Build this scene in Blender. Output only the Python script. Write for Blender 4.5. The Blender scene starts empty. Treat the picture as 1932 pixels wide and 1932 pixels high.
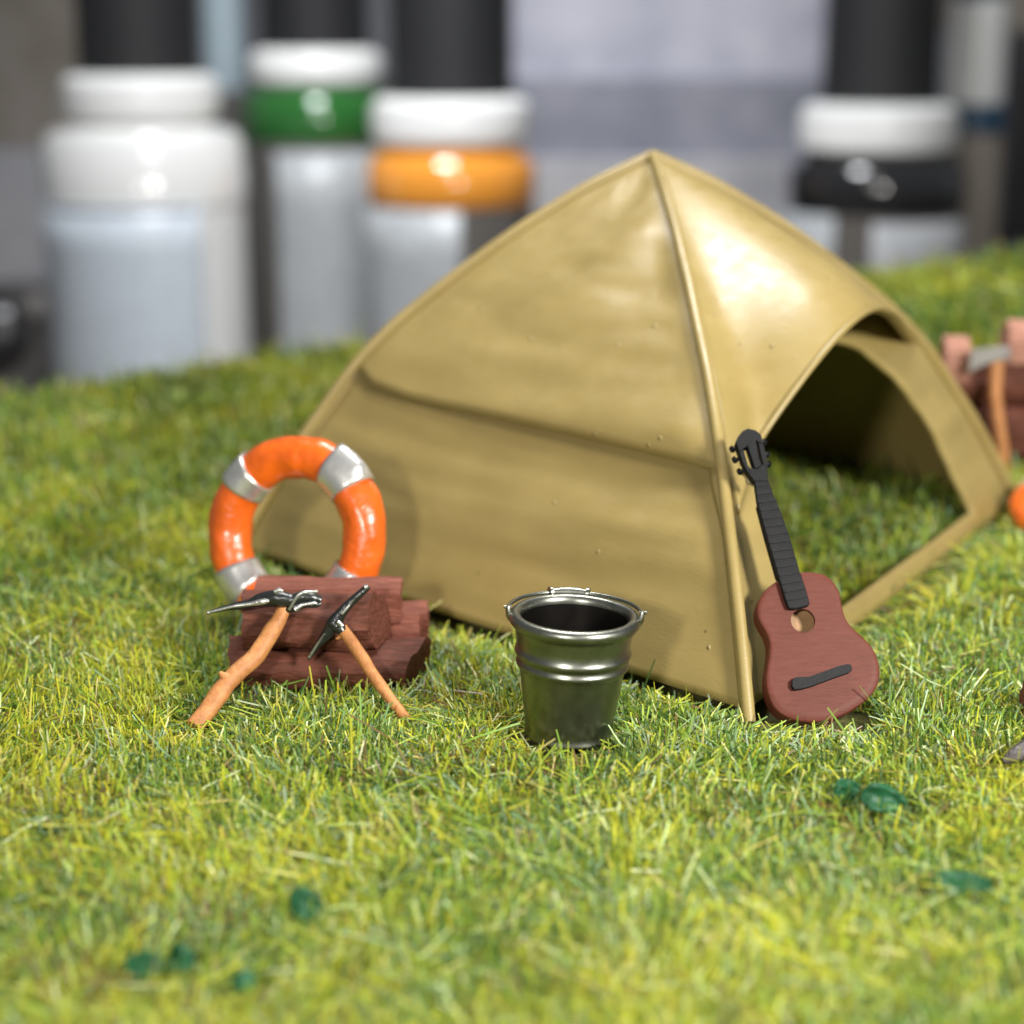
import bpy, bmesh, math, random
import numpy as np
from mathutils import Vector, Matrix, noise

# ---------------------------------------------------------------- camera, world, lamps
sc = bpy.context.scene
COL = sc.collection
CAM = np.array([0.0, -14.8255, 6.0169])
PITCH, FOV = math.radians(15), math.radians(32)
cd = bpy.data.cameras.new('camera')
cam = bpy.data.objects.new('camera', cd)
COL.objects.link(cam)
cam.location = CAM
cam.rotation_euler = (math.pi / 2 - PITCH, 0, 0)
cd.sensor_width = 36
cd.lens = 18 / math.tan(FOV / 2)
cd.clip_start, cd.clip_end = 0.1, 500
cd.dof.use_dof = True
cd.dof.focus_distance = 15.95
cd.dof.aperture_fstop = cd.lens * 0.001 / 0.30
sc.camera = cam

w = bpy.data.worlds.new('World')
sc.world = w
w.use_nodes = True
bg = w.node_tree.nodes['Background']
bg.inputs[0].default_value = (0.93, 0.97, 1.0, 1)
bg.inputs[1].default_value = 0.20


def area(name, loc, target, size, power, color=(1, 1, 1), shape='DISK'):
    l = bpy.data.lights.new(name, 'AREA')
    l.shape, l.size, l.energy, l.color = shape, size, power, color
    o = bpy.data.objects.new(name, l)
    COL.objects.link(o)
    o.location = loc
    o.rotation_euler = (Vector(target) - Vector(loc)).to_track_quat('-Z', 'Y').to_euler()
    return o


area('desk_lamp', (-5.5, -19, 8.5), (0.5, 2, 0.5), 1.7, 2900, (1.0, 0.96, 0.90))
area('side_lamp', (13.0, -13.0, 10.5), (3.0, 3, 0.5), 4.0, 8200, (1.0, 0.975, 0.94))
ceil_ = area('ceiling_light', (2.0, 11.0, 24), (1.5, 6.0, 0), 12.0, 8600, (1.0, 0.985, 0.98), 'RECTANGLE')
ceil_.data.size_y = 7.0
ceil_.rotation_euler = (math.radians(-8), 0, 0)
back_ = area('added_back_fill', (-6, 38, 42), (0, 66, -2), 14.0, 10000, (0.95, 0.97, 1.0))  # added fill to brighten the bottles and boxes, not a known lamp
back_.data.spread = math.radians(95)

sc.view_settings.view_transform = 'Standard'
sc.view_settings.look = 'None'
sc.view_settings.exposure = 0.0
sc.view_settings.gamma = 1.0
sc.cycles.use_denoising = True
sc.cycles.max_bounces = 6
sc.cycles.sample_clamp_indirect = 6

rng = np.random.default_rng(7)
random.seed(7)

# ---------------------------------------------------------------- small helpers
_F = np.array([0, math.cos(PITCH), -math.sin(PITCH)])
_U = np.array([0, math.sin(PITCH), math.cos(PITCH)])
_T = math.tan(FOV / 2)


def ray(x, y):
    return _F + np.array([(x - 966) / 966 * _T, 0, 0]) + (966 - y) / 966 * _T * _U


def pt(x, y, Y):
    """where the line of sight through a spot of the photograph reaches the depth Y"""
    d = ray(x, y)
    return CAM + d * ((Y - CAM[1]) / d[1])


def gp(x, y, z=0.0):
    """the same for the height z"""
    d = ray(x, y)
    return CAM + d * ((z - CAM[2]) / d[2])


def sstep(a, b, x):
    t = np.clip((x - a) / (b - a), 0, 1)
    return t * t * (3 - 2 * t)


def fbm(p, o=4):
    return noise.fractal(Vector(p), 1.0, 2.0, o)


class MB:
    def __init__(s):
        s.v, s.f = [], []

    def add(s, vs, fs):
        b = len(s.v)
        s.v += [tuple(map(float, p)) for p in vs]
        s.f += [tuple(b + i for i in f) for f in fs]

    def grid(s, P, flip=False):
        n, m = len(P), len(P[0])
        vs = [p for row in P for p in row]
        fs = []
        for i in range(n - 1):
            for j in range(m - 1):
                q = (i * m + j, i * m + j + 1, (i + 1) * m + j + 1, (i + 1) * m + j)
                fs.append(q[::-1] if flip else q)
        s.add(vs, fs)

    def lathe(s, prof, n=48, c=(0, 0, 0), close=True):
        vs, fs = [], []
        k = len(prof)
        for (r, z) in prof:
            for j in range(n):
                a = 2 * math.pi * j / n
                vs.append((c[0] + r * math.cos(a), c[1] + r * math.sin(a), c[2] + z))
        for i in range(k - 1):
            for j in range(n):
                fs.append((i * n + j, i * n + (j + 1) % n, (i + 1) * n + (j + 1) % n, (i + 1) * n + j))
        if close:
            fs.append(tuple(range(n))[::-1])
            fs.append(tuple((k - 1) * n + j for j in range(n)))
        s.add(vs, fs)

    def tube(s, pts, rad, n=10, closed=False, up=(0, 0, 1), cap=True, rough=0, seed=0, flat=None):
        """swept tube; rad is a number or a list of numbers or (a, b) pairs"""
        pts = [np.array(p, float) for p in pts]
        m = len(pts)
        if not isinstance(rad, (list, np.ndarray)):
            rad = [rad] * m
        vs, fs = [], []
        N = np.array(up, float)
        for i in range(m):
            if closed:
                t = pts[(i + 1) % m] - pts[i - 1]
            else:
                t = pts[min(i + 1, m - 1)] - pts[max(i - 1, 0)]
            t = t / np.linalg.norm(t)
            a = N - t * (N @ t)
            if np.linalg.norm(a) < 1e-6:
                a = np.array([1, 0.3, 0]) - t * t[0]
            a /= np.linalg.norm(a)
            N = a if flat is None else np.array(up, float)
            b = np.cross(t, a)
            ra, rb = rad[i] if isinstance(rad[i], (tuple, list)) else (rad[i], rad[i])
            for j in range(n):
                th = 2 * math.pi * j / n
                d = a * math.cos(th) * ra + b * math.sin(th) * rb
                if rough:
                    q = pts[i] + d
                    d = d * (1 + rough * noise.noise(Vector(q * 6) + Vector((seed, 0, 0))))
                vs.append(pts[i] + d)
        for i in range(m if closed else m - 1):
            i2 = (i + 1) % m
            for j in range(n):
                fs.append((i * n + j, i * n + (j + 1) % n, i2 * n + (j + 1) % n, i2 * n + j))
        if cap and not closed:
            fs.append(tuple(range(n))[::-1])
            fs.append(tuple((m - 1) * n + j for j in range(n)))
        s.add(vs, fs)

    def box(s, lo, hi):
        x0, y0, z0 = lo
        x1, y1, z1 = hi
        vs = [(x0, y0, z0), (x1, y0, z0), (x1, y1, z0), (x0, y1, z0), (x0, y0, z1), (x1, y0, z1), (x1, y1, z1), (x0, y1, z1)]
        s.add(vs, [(3, 2, 1, 0), (4, 5, 6, 7), (0, 1, 5, 4), (1, 2, 6, 5), (2, 3, 7, 6), (3, 0, 4, 7)])

    def build(s, name, m, parent=None, smooth=35, bevel=0, solid=0, offset=-1, subdiv=0, segs=2):
        me = bpy.data.meshes.new(name)
        me.from_pydata(s.v, [], s.f)
        bm = bmesh.new()
        bm.from_mesh(me)
        bmesh.ops.remove_doubles(bm, verts=bm.verts, dist=1e-5)
        bmesh.ops.recalc_face_normals(bm, faces=bm.faces) if solid == 0 else None
        bm.to_mesh(me)
        bm.free()
        me.materials.append(m)
        if smooth:
            me.shade_smooth()
            me.set_sharp_from_angle(angle=math.radians(smooth))
        o = bpy.data.objects.new(name, me)
        COL.objects.link(o)
        if parent is not None:
            o.parent = parent
            o.matrix_parent_inverse = parent.matrix_basis.inverted()
        if solid:
            md = o.modifiers.new('thickness', 'SOLIDIFY')
            md.thickness, md.offset = solid, offset
        if bevel:
            md = o.modifiers.new('edges', 'BEVEL')
            md.width, md.segments, md.limit_method, md.angle_limit = bevel, segs, 'ANGLE', math.radians(40)
        if subdiv:
            md = o.modifiers.new('subdiv', 'SUBSURF')
            md.levels = md.render_levels = subdiv
        return o


def tag(o, label=None, cat=None, group=None, kind=None):
    for k, v in (('label', label), ('category', cat), ('group', group), ('kind', kind)):
        if v:
            o[k] = v
    return o


def empty(name, loc, label, cat, group=None, rot=(0, 0, 0)):
    o = bpy.data.objects.new(name, None)
    COL.objects.link(o)
    o.location = loc
    o.rotation_euler = rot
    o.empty_display_size = 0.1
    o.matrix_basis  # keep basis current
    return tag(o, label, cat, group)


# ---------------------------------------------------------------- materials
def mat(name, col, rough=0.5, metal=0.0, var=0.0, vscale=3.0, stretch=(1, 1, 1), bump=0.0, bscale=20.0, bdist=0.02,
        col2=None, rvar=0.0, spec=0.5, coat=0.0, coatr=0.1, sss=0.0, trans=0.0, emit=None):
    m = bpy.data.materials.new(name)
    m.use_nodes = True
    nt = m.node_tree
    N, L = nt.nodes, nt.links
    b = N['Principled BSDF']
    b.inputs['Base Color'].default_value = (*col, 1)
    b.inputs['Roughness'].default_value = rough
    b.inputs['Metallic'].default_value = metal
    b.inputs['Specular IOR Level'].default_value = spec
    b.inputs['Coat Weight'].default_value = coat
    b.inputs['Coat Roughness'].default_value = coatr
    if sss:
        b.inputs['Subsurface Weight'].default_value = sss
        b.inputs['Subsurface Radius'].default_value = (0.2, 0.15, 0.1)
        b.inputs['Subsurface Scale'].default_value = 0.3
    if trans:
        b.inputs['Transmission Weight'].default_value = trans
    tc = N.new('ShaderNodeTexCoord')
    mp = N.new('ShaderNodeMapping')
    mp.inputs['Scale'].default_value = stretch
    L.new(tc.outputs['Object'], mp.inputs[0])
    if var or col2:
        n1 = N.new('ShaderNodeTexNoise')
        n1.inputs['Scale'].default_value = vscale
        n1.inputs['Detail'].default_value = 8
        n1.inputs['Roughness'].default_value = 0.65
        L.new(mp.outputs[0], n1.inputs['Vector'])
        rp = N.new('ShaderNodeValToRGB')
        rp.color_ramp.elements[0].position = 0.32
        rp.color_ramp.elements[1].position = 0.68
        c2 = col2 or tuple(min(1, c * (1 + var)) for c in col)
        c1 = col if col2 else tuple(c * (1 - var) for c in col)
        rp.color_ramp.elements[0].color = (*c1, 1)
        rp.color_ramp.elements[1].color = (*c2, 1)
        L.new(n1.outputs['Fac'], rp.inputs[0])
        L.new(rp.outputs[0], b.inputs['Base Color'])
    if rvar:
        n3 = N.new('ShaderNodeTexNoise')
        n3.inputs['Scale'].default_value = vscale * 2.3
        n3.inputs['Detail'].default_value = 6
        L.new(mp.outputs[0], n3.inputs['Vector'])
        mr = N.new('ShaderNodeMapRange')
        mr.inputs['To Min'].default_value = max(0.02, rough - rvar)
        mr.inputs['To Max'].default_value = rough + rvar
        L.new(n3.outputs['Fac'], mr.inputs['Value'])
        L.new(mr.outputs[0], b.inputs['Roughness'])
    if bump:
        n2 = N.new('ShaderNodeTexNoise')
        n2.inputs['Scale'].default_value = bscale
        n2.inputs['Detail'].default_value = 5
        L.new(mp.outputs[0], n2.inputs['Vector'])
        bp = N.new('ShaderNodeBump')
        bp.inputs['Strength'].default_value = bump
        bp.inputs['Distance'].default_value = bdist
        L.new(n2.outputs['Fac'], bp.inputs['Height'])
        L.new(bp.outputs[0], b.inputs['Normal'])
    return m


def tent_material():
    m = mat('khaki_paint', (0.29, 0.213, 0.08), 0.36, spec=0.5, coat=0.06, coatr=0.3)
    nt = m.node_tree
    N, L = nt.nodes, nt.links
    b = N['Principled BSDF']
    tc = [n for n in N if n.type == 'TEX_COORD'][0]

    def nz(scale, detail=4, stretch=(1, 1, 1), rot=(0, 0, 0), r=0.5):
        mp = N.new('ShaderNodeMapping')
        mp.inputs['Scale'].default_value = stretch
        mp.inputs['Rotation'].default_value = rot
        L.new(tc.outputs['Object'], mp.inputs[0])
        n = N.new('ShaderNodeTexNoise')
        n.inputs['Scale'].default_value = scale
        n.inputs['Detail'].default_value = detail
        n.inputs['Roughness'].default_value = r
        L.new(mp.outputs[0], n.inputs['Vector'])
        return n

    # uneven brushed coat of paint
    n1 = nz(1.4, 6, (1, 1, 1.5))
    rp = N.new('ShaderNodeValToRGB')
    rp.color_ramp.elements[0].position, rp.color_ramp.elements[1].position = 0.3, 0.7
    rp.color_ramp.elements[0].color = (0.252, 0.186, 0.061, 1)
    rp.color_ramp.elements[1].color = (0.290, 0.217, 0.074, 1)
    L.new(n1.outputs['Fac'], rp.inputs[0])
    # tiny dark specks
    vo = N.new('ShaderNodeTexVoronoi')
    vo.inputs['Scale'].default_value = 1.9
    L.new(tc.outputs['Object'], vo.inputs['Vector'])
    lt = N.new('ShaderNodeMath')
    lt.operation = 'LESS_THAN'
    lt.inputs[1].default_value = 0.035
    L.new(vo.outputs['Distance'], lt.inputs[0])
    mx = N.new('ShaderNodeMix')
    mx.data_type = 'RGBA'
    L.new(lt.outputs[0], mx.inputs['Factor'])
    L.new(rp.outputs[0], mx.inputs['A'])
    mx.inputs['B'].default_value = (0.16, 0.11, 0.04, 1)
    L.new(mx.outputs['Result'], b.inputs['Base Color'])
    # roughness
    n3 = nz(5, 6, (1, 1, 1))
    mr = N.new('ShaderNodeMapRange')
    mr.inputs['From Min'].default_value, mr.inputs['From Max'].default_value = 0.3, 0.7
    mr.inputs['To Min'].default_value, mr.inputs['To Max'].default_value = 0.31, 0.50
    L.new(n3.outputs['Fac'], mr.inputs['Value'])
    L.new(mr.outputs[0], b.inputs['Roughness'])
    # relief: fine grain, slanting brush strokes, pimples
    bps = None
    for (n, st, di) in ((nz(60, 3), 0.16, 0.008), (nz(10, 4, (1, 1, 5), (0.6, 0.5, 0.3), 0.55), 0.13, 0.02)):
        bp = N.new('ShaderNodeBump')
        bp.inputs['Strength'].default_value = st
        bp.inputs['Distance'].default_value = di
        L.new(n.outputs['Fac'], bp.inputs['Height'])
        if bps:
            L.new(bps.outputs[0], bp.inputs['Normal'])
        bps = bp
    v2 = N.new('ShaderNodeTexVoronoi')
    v2.inputs['Scale'].default_value = 3.1
    L.new(tc.outputs['Object'], v2.inputs['Vector'])
    m2 = N.new('ShaderNodeMapRange')
    m2.inputs['From Min'].default_value, m2.inputs['From Max'].default_value = 0.0, 0.09
    m2.inputs['To Min'].default_value, m2.inputs['To Max'].default_value = 1.0, 0.0
    m2.interpolation_type = 'SMOOTHSTEP'
    L.new(v2.outputs['Distance'], m2.inputs['Value'])
    bp = N.new('ShaderNodeBump')
    bp.inputs['Strength'].default_value = 0.9
    bp.inputs['Distance'].default_value = 0.026
    L.new(m2.outputs[0], bp.inputs['Height'])
    L.new(bps.outputs[0], bp.inputs['Normal'])
    L.new(bp.outputs[0], b.inputs['Normal'])
    return m


def log_material(name, c1, c2):
    m = mat(name, c1, 0.65, col2=c2, vscale=3.5, stretch=(1, 6, 6), bump=0.6, bscale=8, bdist=0.03, spec=0.22)
    return m


def grass_material():
    m = bpy.data.materials.new('static_grass')
    m.use_nodes = True
    N, L = m.node_tree.nodes, m.node_tree.links
    b = N['Principled BSDF']
    at = N.new('ShaderNodeAttribute')
    at.attribute_name = 'blade_colour'
    L.new(at.outputs['Color'], b.inputs['Base Color'])
    b.inputs['Roughness'].default_value = 0.38
    b.inputs['Specular IOR Level'].default_value = 0.5
    tr = N.new('ShaderNodeBsdfTranslucent')
    L.new(at.outputs['Color'], tr.inputs['Color'])
    mx = N.new('ShaderNodeMixShader')
    mx.inputs[0].default_value = 0.28
    L.new(b.outputs[0], mx.inputs[1])
    L.new(tr.outputs[0], mx.inputs[2])
    L.new(mx.outputs[0], N['Material Output'].inputs['Surface'])
    return m


def label_material(name, base, ink, lines=9.0, amount=0.5):
    """a printed paper label whose lines of small print are too blurred to read"""
    m = mat(name, base, 0.35, bump=0.0)
    N, L = m.node_tree.nodes, m.node_tree.links
    b = N['Principled BSDF']
    tc = [n for n in N if n.type == 'TEX_COORD'][0]
    wv = N.new('ShaderNodeTexWave')
    wv.bands_direction = 'Z'
    wv.inputs['Scale'].default_value = lines / 2
    wv.inputs['Distortion'].default_value = 0.0
    L.new(tc.outputs['Object'], wv.inputs['Vector'])
    mp = N.new('ShaderNodeMapping')
    mp.inputs['Scale'].default_value = (5, 5, 1.5)
    L.new(tc.outputs['Object'], mp.inputs[0])
    n = N.new('ShaderNodeTexNoise')
    n.inputs['Scale'].default_value = 1.0
    n.inputs['Detail'].default_value = 3
    L.new(mp.outputs[0], n.inputs['Vector'])
    r1 = N.new('ShaderNodeMapRange')
    r1.inputs['From Min'].default_value, r1.inputs['From Max'].default_value = 0.5, 0.7
    L.new(wv.outputs['Fac'], r1.inputs['Value'])
    r2 = N.new('ShaderNodeMapRange')
    r2.inputs['From Min'].default_value, r2.inputs['From Max'].default_value = 0.42, 0.55
    L.new(n.outputs['Fac'], r2.inputs['Value'])
    mu = N.new('ShaderNodeMath')
    mu.operation = 'MULTIPLY'
    L.new(r1.outputs[0], mu.inputs[0])
    L.new(r2.outputs[0], mu.inputs[1])
    m3 = N.new('ShaderNodeMath')
    m3.operation = 'MULTIPLY'
    m3.inputs[1].default_value = amount
    L.new(mu.outputs[0], m3.inputs[0])
    mx = N.new('ShaderNodeMix')
    mx.data_type = 'RGBA'
    L.new(m3.outputs[0], mx.inputs['Factor'])
    mx.inputs['A'].default_value = (*base, 1)
    mx.inputs['B'].default_value = (*ink, 1)
    L.new(mx.outputs['Result'], b.inputs['Base Color'])
    return m


M = {
    'tent': tent_material(),
    'grass': grass_material(),
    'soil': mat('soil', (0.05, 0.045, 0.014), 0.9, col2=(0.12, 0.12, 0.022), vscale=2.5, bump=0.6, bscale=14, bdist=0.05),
    'orange': mat('orange_paint', (0.64, 0.105, 0.006), 0.3, var=0.15, vscale=2.5, bump=0.45, bscale=4, bdist=0.10, coat=0.3, coatr=0.15),
    'silver': mat('silver_paint', (0.66, 0.65, 0.62), 0.33, 0.8, var=0.12, vscale=6, bump=0.2, bscale=14, bdist=0.02),
    'steel': mat('bucket_steel', (0.23, 0.235, 0.20), 0.33, 1.0, var=0.16, vscale=7, bump=0.05, bscale=12, bdist=0.012, rvar=0.06),
    'shaded_inside': mat('bucket_inside_shade', (0.035, 0.031, 0.027), 0.28, 0.9, var=0.2, vscale=6, bump=0.1, bscale=20, bdist=0.01),  # bucket metal again, darkened so the shade inside is in the colour
    'black_metal': mat('black_metal', (0.012, 0.014, 0.013), 0.27, 0.0, spec=0.7, bump=0.9, bscale=8, bdist=0.03),
    'bare_metal': mat('drybrushed_metal', (0.55, 0.55, 0.53), 0.3, 0.9, bump=0.5, bscale=22, bdist=0.02),
    'axe_grey': mat('axe_grey_paint', (0.22, 0.21, 0.195), 0.45, 0.3, var=0.15),
    'handle': mat('handle_wood', (0.33, 0.125, 0.035), 0.55, col2=(0.52, 0.23, 0.07), vscale=3.5, stretch=(2, 2, 2), bump=0.5, bscale=14, bdist=0.02),
    'log_dark': log_material('log_bark', (0.06, 0.018, 0.009), (0.145, 0.047, 0.028)),
    'log_mid': log_material('log_red', (0.10, 0.028, 0.016), (0.23, 0.078, 0.050)),
    'log_pink': log_material('log_split_face', (0.33, 0.15, 0.105), (0.44, 0.23, 0.17)),
    'guitar': mat('guitar_red_brown', (0.092, 0.024, 0.0145), 0.5, col2=(0.118, 0.034, 0.022), vscale=3, stretch=(1.5, 11, 11), bump=0.22, bscale=9, bdist=0.012, spec=0.16),
    'guitar_side': mat('guitar_side', (0.13, 0.03, 0.017), 0.42, var=0.15),
    'guitar_in': mat('guitar_inside', (0.36, 0.20, 0.085), 0.6, var=0.2, vscale=6),
    'ebony': mat('matt_black', (0.008, 0.008, 0.0085), 0.6, spec=0.2, var=0.2, vscale=12, bump=0.35, bscale=40, bdist=0.01),
    'cap': mat('bottle_cap_black', (0.014, 0.014, 0.015), 0.62, spec=0.35),
    'white': mat('white_plastic', (0.80, 0.80, 0.78), 0.28),
    'white_bottle': mat('white_paint_bottle', (0.78, 0.78, 0.76), 0.16, spec=0.6, coat=0.4),
    'green_bottle': mat('green_paint_bottle', (0.022, 0.13, 0.024), 0.10, spec=0.6, coat=0.6, coatr=0.04),
    'orange_bottle': mat('orange_paint_bottle', (0.78, 0.30, 0.035), 0.10, spec=0.6, coat=0.6, coatr=0.04),
    'black_bottle': mat('black_paint_bottle', (0.013, 0.013, 0.014), 0.08, spec=0.6, coat=0.6, coatr=0.04),
    'grey_bottle': mat('grey_paint_bottle', (0.12, 0.11, 0.10), 0.2),
    'label_blue': label_material('pale_blue_label', (0.60, 0.66, 0.72), (0.25, 0.27, 0.30), 9, 0.5),
    'label_white': label_material('white_label', (0.43, 0.45, 0.46), (0.12, 0.12, 0.14), 9, 0.65),
    'label_grey': label_material('grey_label', (0.42, 0.43, 0.44), (0.2, 0.2, 0.21), 6, 0.5),
    'label_line': mat('label_rule', (0.25, 0.27, 0.32), 0.4),
    'blue': mat('blue_band', (0.02, 0.065, 0.12), 0.3),
    'pale_blue': mat('pale_blue_plastic', (0.38, 0.47, 0.52), 0.3),
    'table': mat('table_top', (0.10, 0.088, 0.076), 0.5, var=0.15, vscale=0.3),
    'wall': mat('wall_paint', (0.42, 0.42, 0.45), 0.8, var=0.06, vscale=0.1),
    'lavender': mat('lavender_grey_box', (0.36, 0.36, 0.45), 0.55, col2=(0.60, 0.60, 0.66), vscale=0.28),
    'slate': mat('slate_grey_box', (0.17, 0.18, 0.23), 0.5, col2=(0.33, 0.33, 0.38), vscale=0.25),
    'pale_grey': mat('pale_grey_box', (0.33, 0.33, 0.36), 0.5, col2=(0.52, 0.51, 0.52), vscale=0.22),
    'beige': mat('beige_box', (0.22, 0.19, 0.15), 0.6, col2=(0.34, 0.30, 0.26), vscale=0.3),
    'dark': mat('dark_plastic', (0.022, 0.021, 0.022), 0.3, var=0.3, vscale=0.6),
    'dim': mat('dim_brown_box', (0.075, 0.068, 0.062), 0.55, col2=(0.13, 0.12, 0.115), vscale=0.4),
    'flake': mat('green_flake', (0.006, 0.05, 0.018), 0.5, col2=(0.015, 0.095, 0.034), spec=0.3, vscale=4, bump=0.3, bscale=15),
    'glue': mat('dried_glue', (0.44, 0.37, 0.22), 0.12, spec=0.7, bump=0.6, bscale=12, bdist=0.02),
    'char': mat('charred_wood', (0.025, 0.018, 0.016), 0.35, col2=(0.09, 0.075, 0.07), vscale=4, stretch=(1, 5, 5), bump=0.6, bscale=8, bdist=0.03),
}

# ---------------------------------------------------------------- the setting
TABLE_Z = -9.0


def hill(x, y):
    return 0.21 * np.maximum(0, x) * sstep(10, 19, y) + 0.05 * np.sin(x * 0.7 + 1) * np.sin(y * 0.55) * sstep(7, 10, np.abs(y) + 3)


def back_edge(x):
    return np.interp(x, [-12, -8.54, -6.07, -2.96, 2, 7, 12], [10.5, 14.45, 17.4, 19.7, 20.2, 19.3, 18.6])


b = MB()
b.box((-90, -40, TABLE_Z - 2), (90, 125, TABLE_Z))
tag(b.build('table_top', M['table'], bevel=0.05), kind='structure')
b = MB()
b.box((-120, 125.2, -30), (120, 128, 110))
tag(b.build('background_wall', M['wall']), kind='structure')

# scenic base: top sheet with an edge that turns down
nx, ny = 90, 110
P = []
for i in range(ny):
    row = []
    for j in range(nx):
        x = -13 + 27 * j / (nx - 1)
        y1 = float(back_edge(x))
        y = -9 + (y1 + 9) * i / (ny - 1)
        row.append((x, y, float(hill(x, y)) - 0.13 + 0.03 * fbm((x * 0.9, y * 0.9, 0))))
    P.append(row)
b = MB()
b.grid(P)
o = b.build('ground', M['soil'], smooth=180, solid=8.6, offset=-1)
tag(o, kind='structure')

# ---------------------------------------------------------------- tent
A = np.array([2.1448, 0.4258, 0.06])
B = np.array([-3.2623, 5.7140, 0.06])
C = np.array([6.6155, 7.8909, 0.06])
D = np.array([1.2084, 13.1791, 0.06])
T = np.array([1.6786, 6.8024, 4.5925])
_pr = np.array([[0, 1], [.15, .928], [.3, .834], [.4, .762], [.51, .675], [.62, .583], [.715, .483], [.806, .345], [.85, .285], [.936, .135], [1, .0131]])
# smooth the profile
_rs = np.linspace(0, 1, 201)
_zs = np.interp(_rs, _pr[:, 0], _pr[:, 1])
for _ in range(60):
    _zs[1:-1] = 0.25 * _zs[:-2] + 0.5 * _zs[1:-1] + 0.25 * _zs[2:]


def ridge(K, r):
    p = T + (K - T) * r
    p[2] = np.interp(r, _rs, _zs) * T[2]
    return p


def face(K1, K2, r, t):
    return ridge(K1, r) * (1 - t) + ridge(K2, r) * t


def face_n(K1, K2, r, t):
    e = 1e-3
    a = face(K1, K2, min(1, r + e), t) - face(K1, K2, max(0, r - e), t)
    bb = (K2 - K1)
    n = np.cross(bb, -a)
    n /= np.linalg.norm(n)
    mid = (A + B + C + D) / 4
    if n @ (face(K1, K2, r, t) - mid) < 0:
        n = -n
    return n


tent = empty('tent', tuple((A + D) / 2), 'khaki dome tent with arched ribs and an open hooded doorway', 'tent')


def wall_disp(K1, K2, r, t):
    L = np.linalg.norm(ridge(K2, r) - ridge(K1, r)) + 1e-6
    d = min(t, 1 - t) * L
    groove = -0.012 * math.exp(-(d / 0.10) ** 2)
    ed = sstep(0.0, 0.5, d)
    p = face(K1, K2, r, t)
    u = t * 2.6
    sag = 0.35 * math.sin(math.pi * t)
    fold = fbm((u * 0.55 + 3.1 + K1[0], p[2] * 1.9 + sag, 1.7 + K2[1]), 2) * (0.35 + 0.65 * sstep(0.15, 0.75, t)) * (1 - 0.55 * sstep(0.75, 0.95, r))
    fold2 = fbm((u * 1.3, p[2] * 4.5 + sag * 2, 3.0 + K1[1]), 2)
    return groove + ed * (0.095 * fold + 0.018 * fold2)


def tent_wall(name, K1, K2, rs, extra=lambda r, t: 0, nt=90, solid=0.07, ts=None):
    P = []
    for r in rs:
        row = []
        for j in range(nt + 1):
            t = j / nt
            rr = r(t) if callable(r) else r
            p = face(K1, K2, rr, t)
            n = face_n(K1, K2, rr, t)
            row.append(p + n * (wall_disp(K1, K2, rr, t) + extra(rr, t)))
        P.append(row)
    bb = MB()
    bb.grid(P)
    o = bb.build(name, M['tent'], tent, smooth=180)
    # make the thickness grow inwards
    me = o.data
    cen = (A + B + C + D) / 4 + np.array([0, 0, 1.0])
    pl = me.polygons[len(me.polygons) // 2]
    if (Vector(cen) - pl.center).dot(pl.normal) > 0:
        me.flip_normals()
    md = o.modifiers.new('thickness', 'SOLIDIFY')
    md.thickness, md.offset = solid, -1
    return o


def seam(t):
    return float(np.interp(t, [0, 0.03, 0.085, 0.2, 0.6, 1], [0.712, 0.722, 0.738, 0.746, 0.752, 0.757]))


def fly_extra(r, t):
    k = sstep(seam(t) - 0.22, seam(t), r)
    fade = sstep(0.0, 0.07, t) * (1 - 0.75 * sstep(0.93, 1.0, t))
    return 0.034 * k * k * fade + 0.012


def low_extra(r, t):
    return -0.012 - 0.02 * (1 - sstep(0.74, 0.90, r)) + 0.01 * sstep(0.85, 1, r)


tent_wall('fly_sheet', B, A, [(lambda t, q=q: 0.01 + (seam(t) - 0.01) * q) for q in np.linspace(0, 1, 60)], fly_extra, solid=0.06)
tent_wall('side_wall', B, A, list(np.linspace(0.66, 1.0, 40)), low_extra)
tent_wall('back_wall', D, B, list(np.linspace(0.01, 1.0, 30)), nt=30)
tent_wall('back_wall', C, D, list(np.linspace(0.01, 1.0, 30)), nt=30)

# front panel with the doorway cut out
b = MB()


def door_l(r):
    return float(np.interp(r, [0.58, 0.66, 0.74, 0.80, 0.985], [0.45, 0.25, 0.16, 0.13, 0.125]))


def door_r(r):
    return float(np.interp(r, [0.58, 0.62, 0.675, 0.74, 0.81, 0.985], [0.45, 0.62, 0.735, 0.785, 0.812, 0.825]))


def fpt(r, t):
    p = face(A, C, r, t)
    return p + face_n(A, C, r, t) * (0.6 * wall_disp(A, C, r, t) - 0.06 * (1 - sstep(0.76, 0.84, r)) * (1 - sstep(0.5, 0.8, t)))


SILL = 0.974
rs = np.concatenate([np.linspace(0.45, 0.58, 8), np.linspace(0.59, SILL, 46)])
b.grid([[fpt(r, door_l(r) * k / 10) for k in range(11)] for r in rs])
b.grid([[fpt(r, door_r(r) + (1 - door_r(r)) * k / 12) for k in range(13)] for r in rs])
b.grid([[fpt(r, t) for t in [door_l(SILL) * k / 10 for k in range(10)] + list(np.linspace(door_l(SILL), door_r(SILL), 50)) + [door_r(SILL) + (1 - door_r(SILL)) * k / 12 for k in range(1, 13)]] for r in np.linspace(SILL, 1.0, 4)])
o = b.build('front_panel', M['tent'], tent, smooth=40)
fl = o.data.polygons[5]
if (Vector((A + D) / 2) - fl.center).dot(fl.normal) > 0:
    o.data.flip_normals()
md = o.modifiers.new('thickness', 'SOLIDIFY')
md.thickness, md.offset = 0.08, -1

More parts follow.
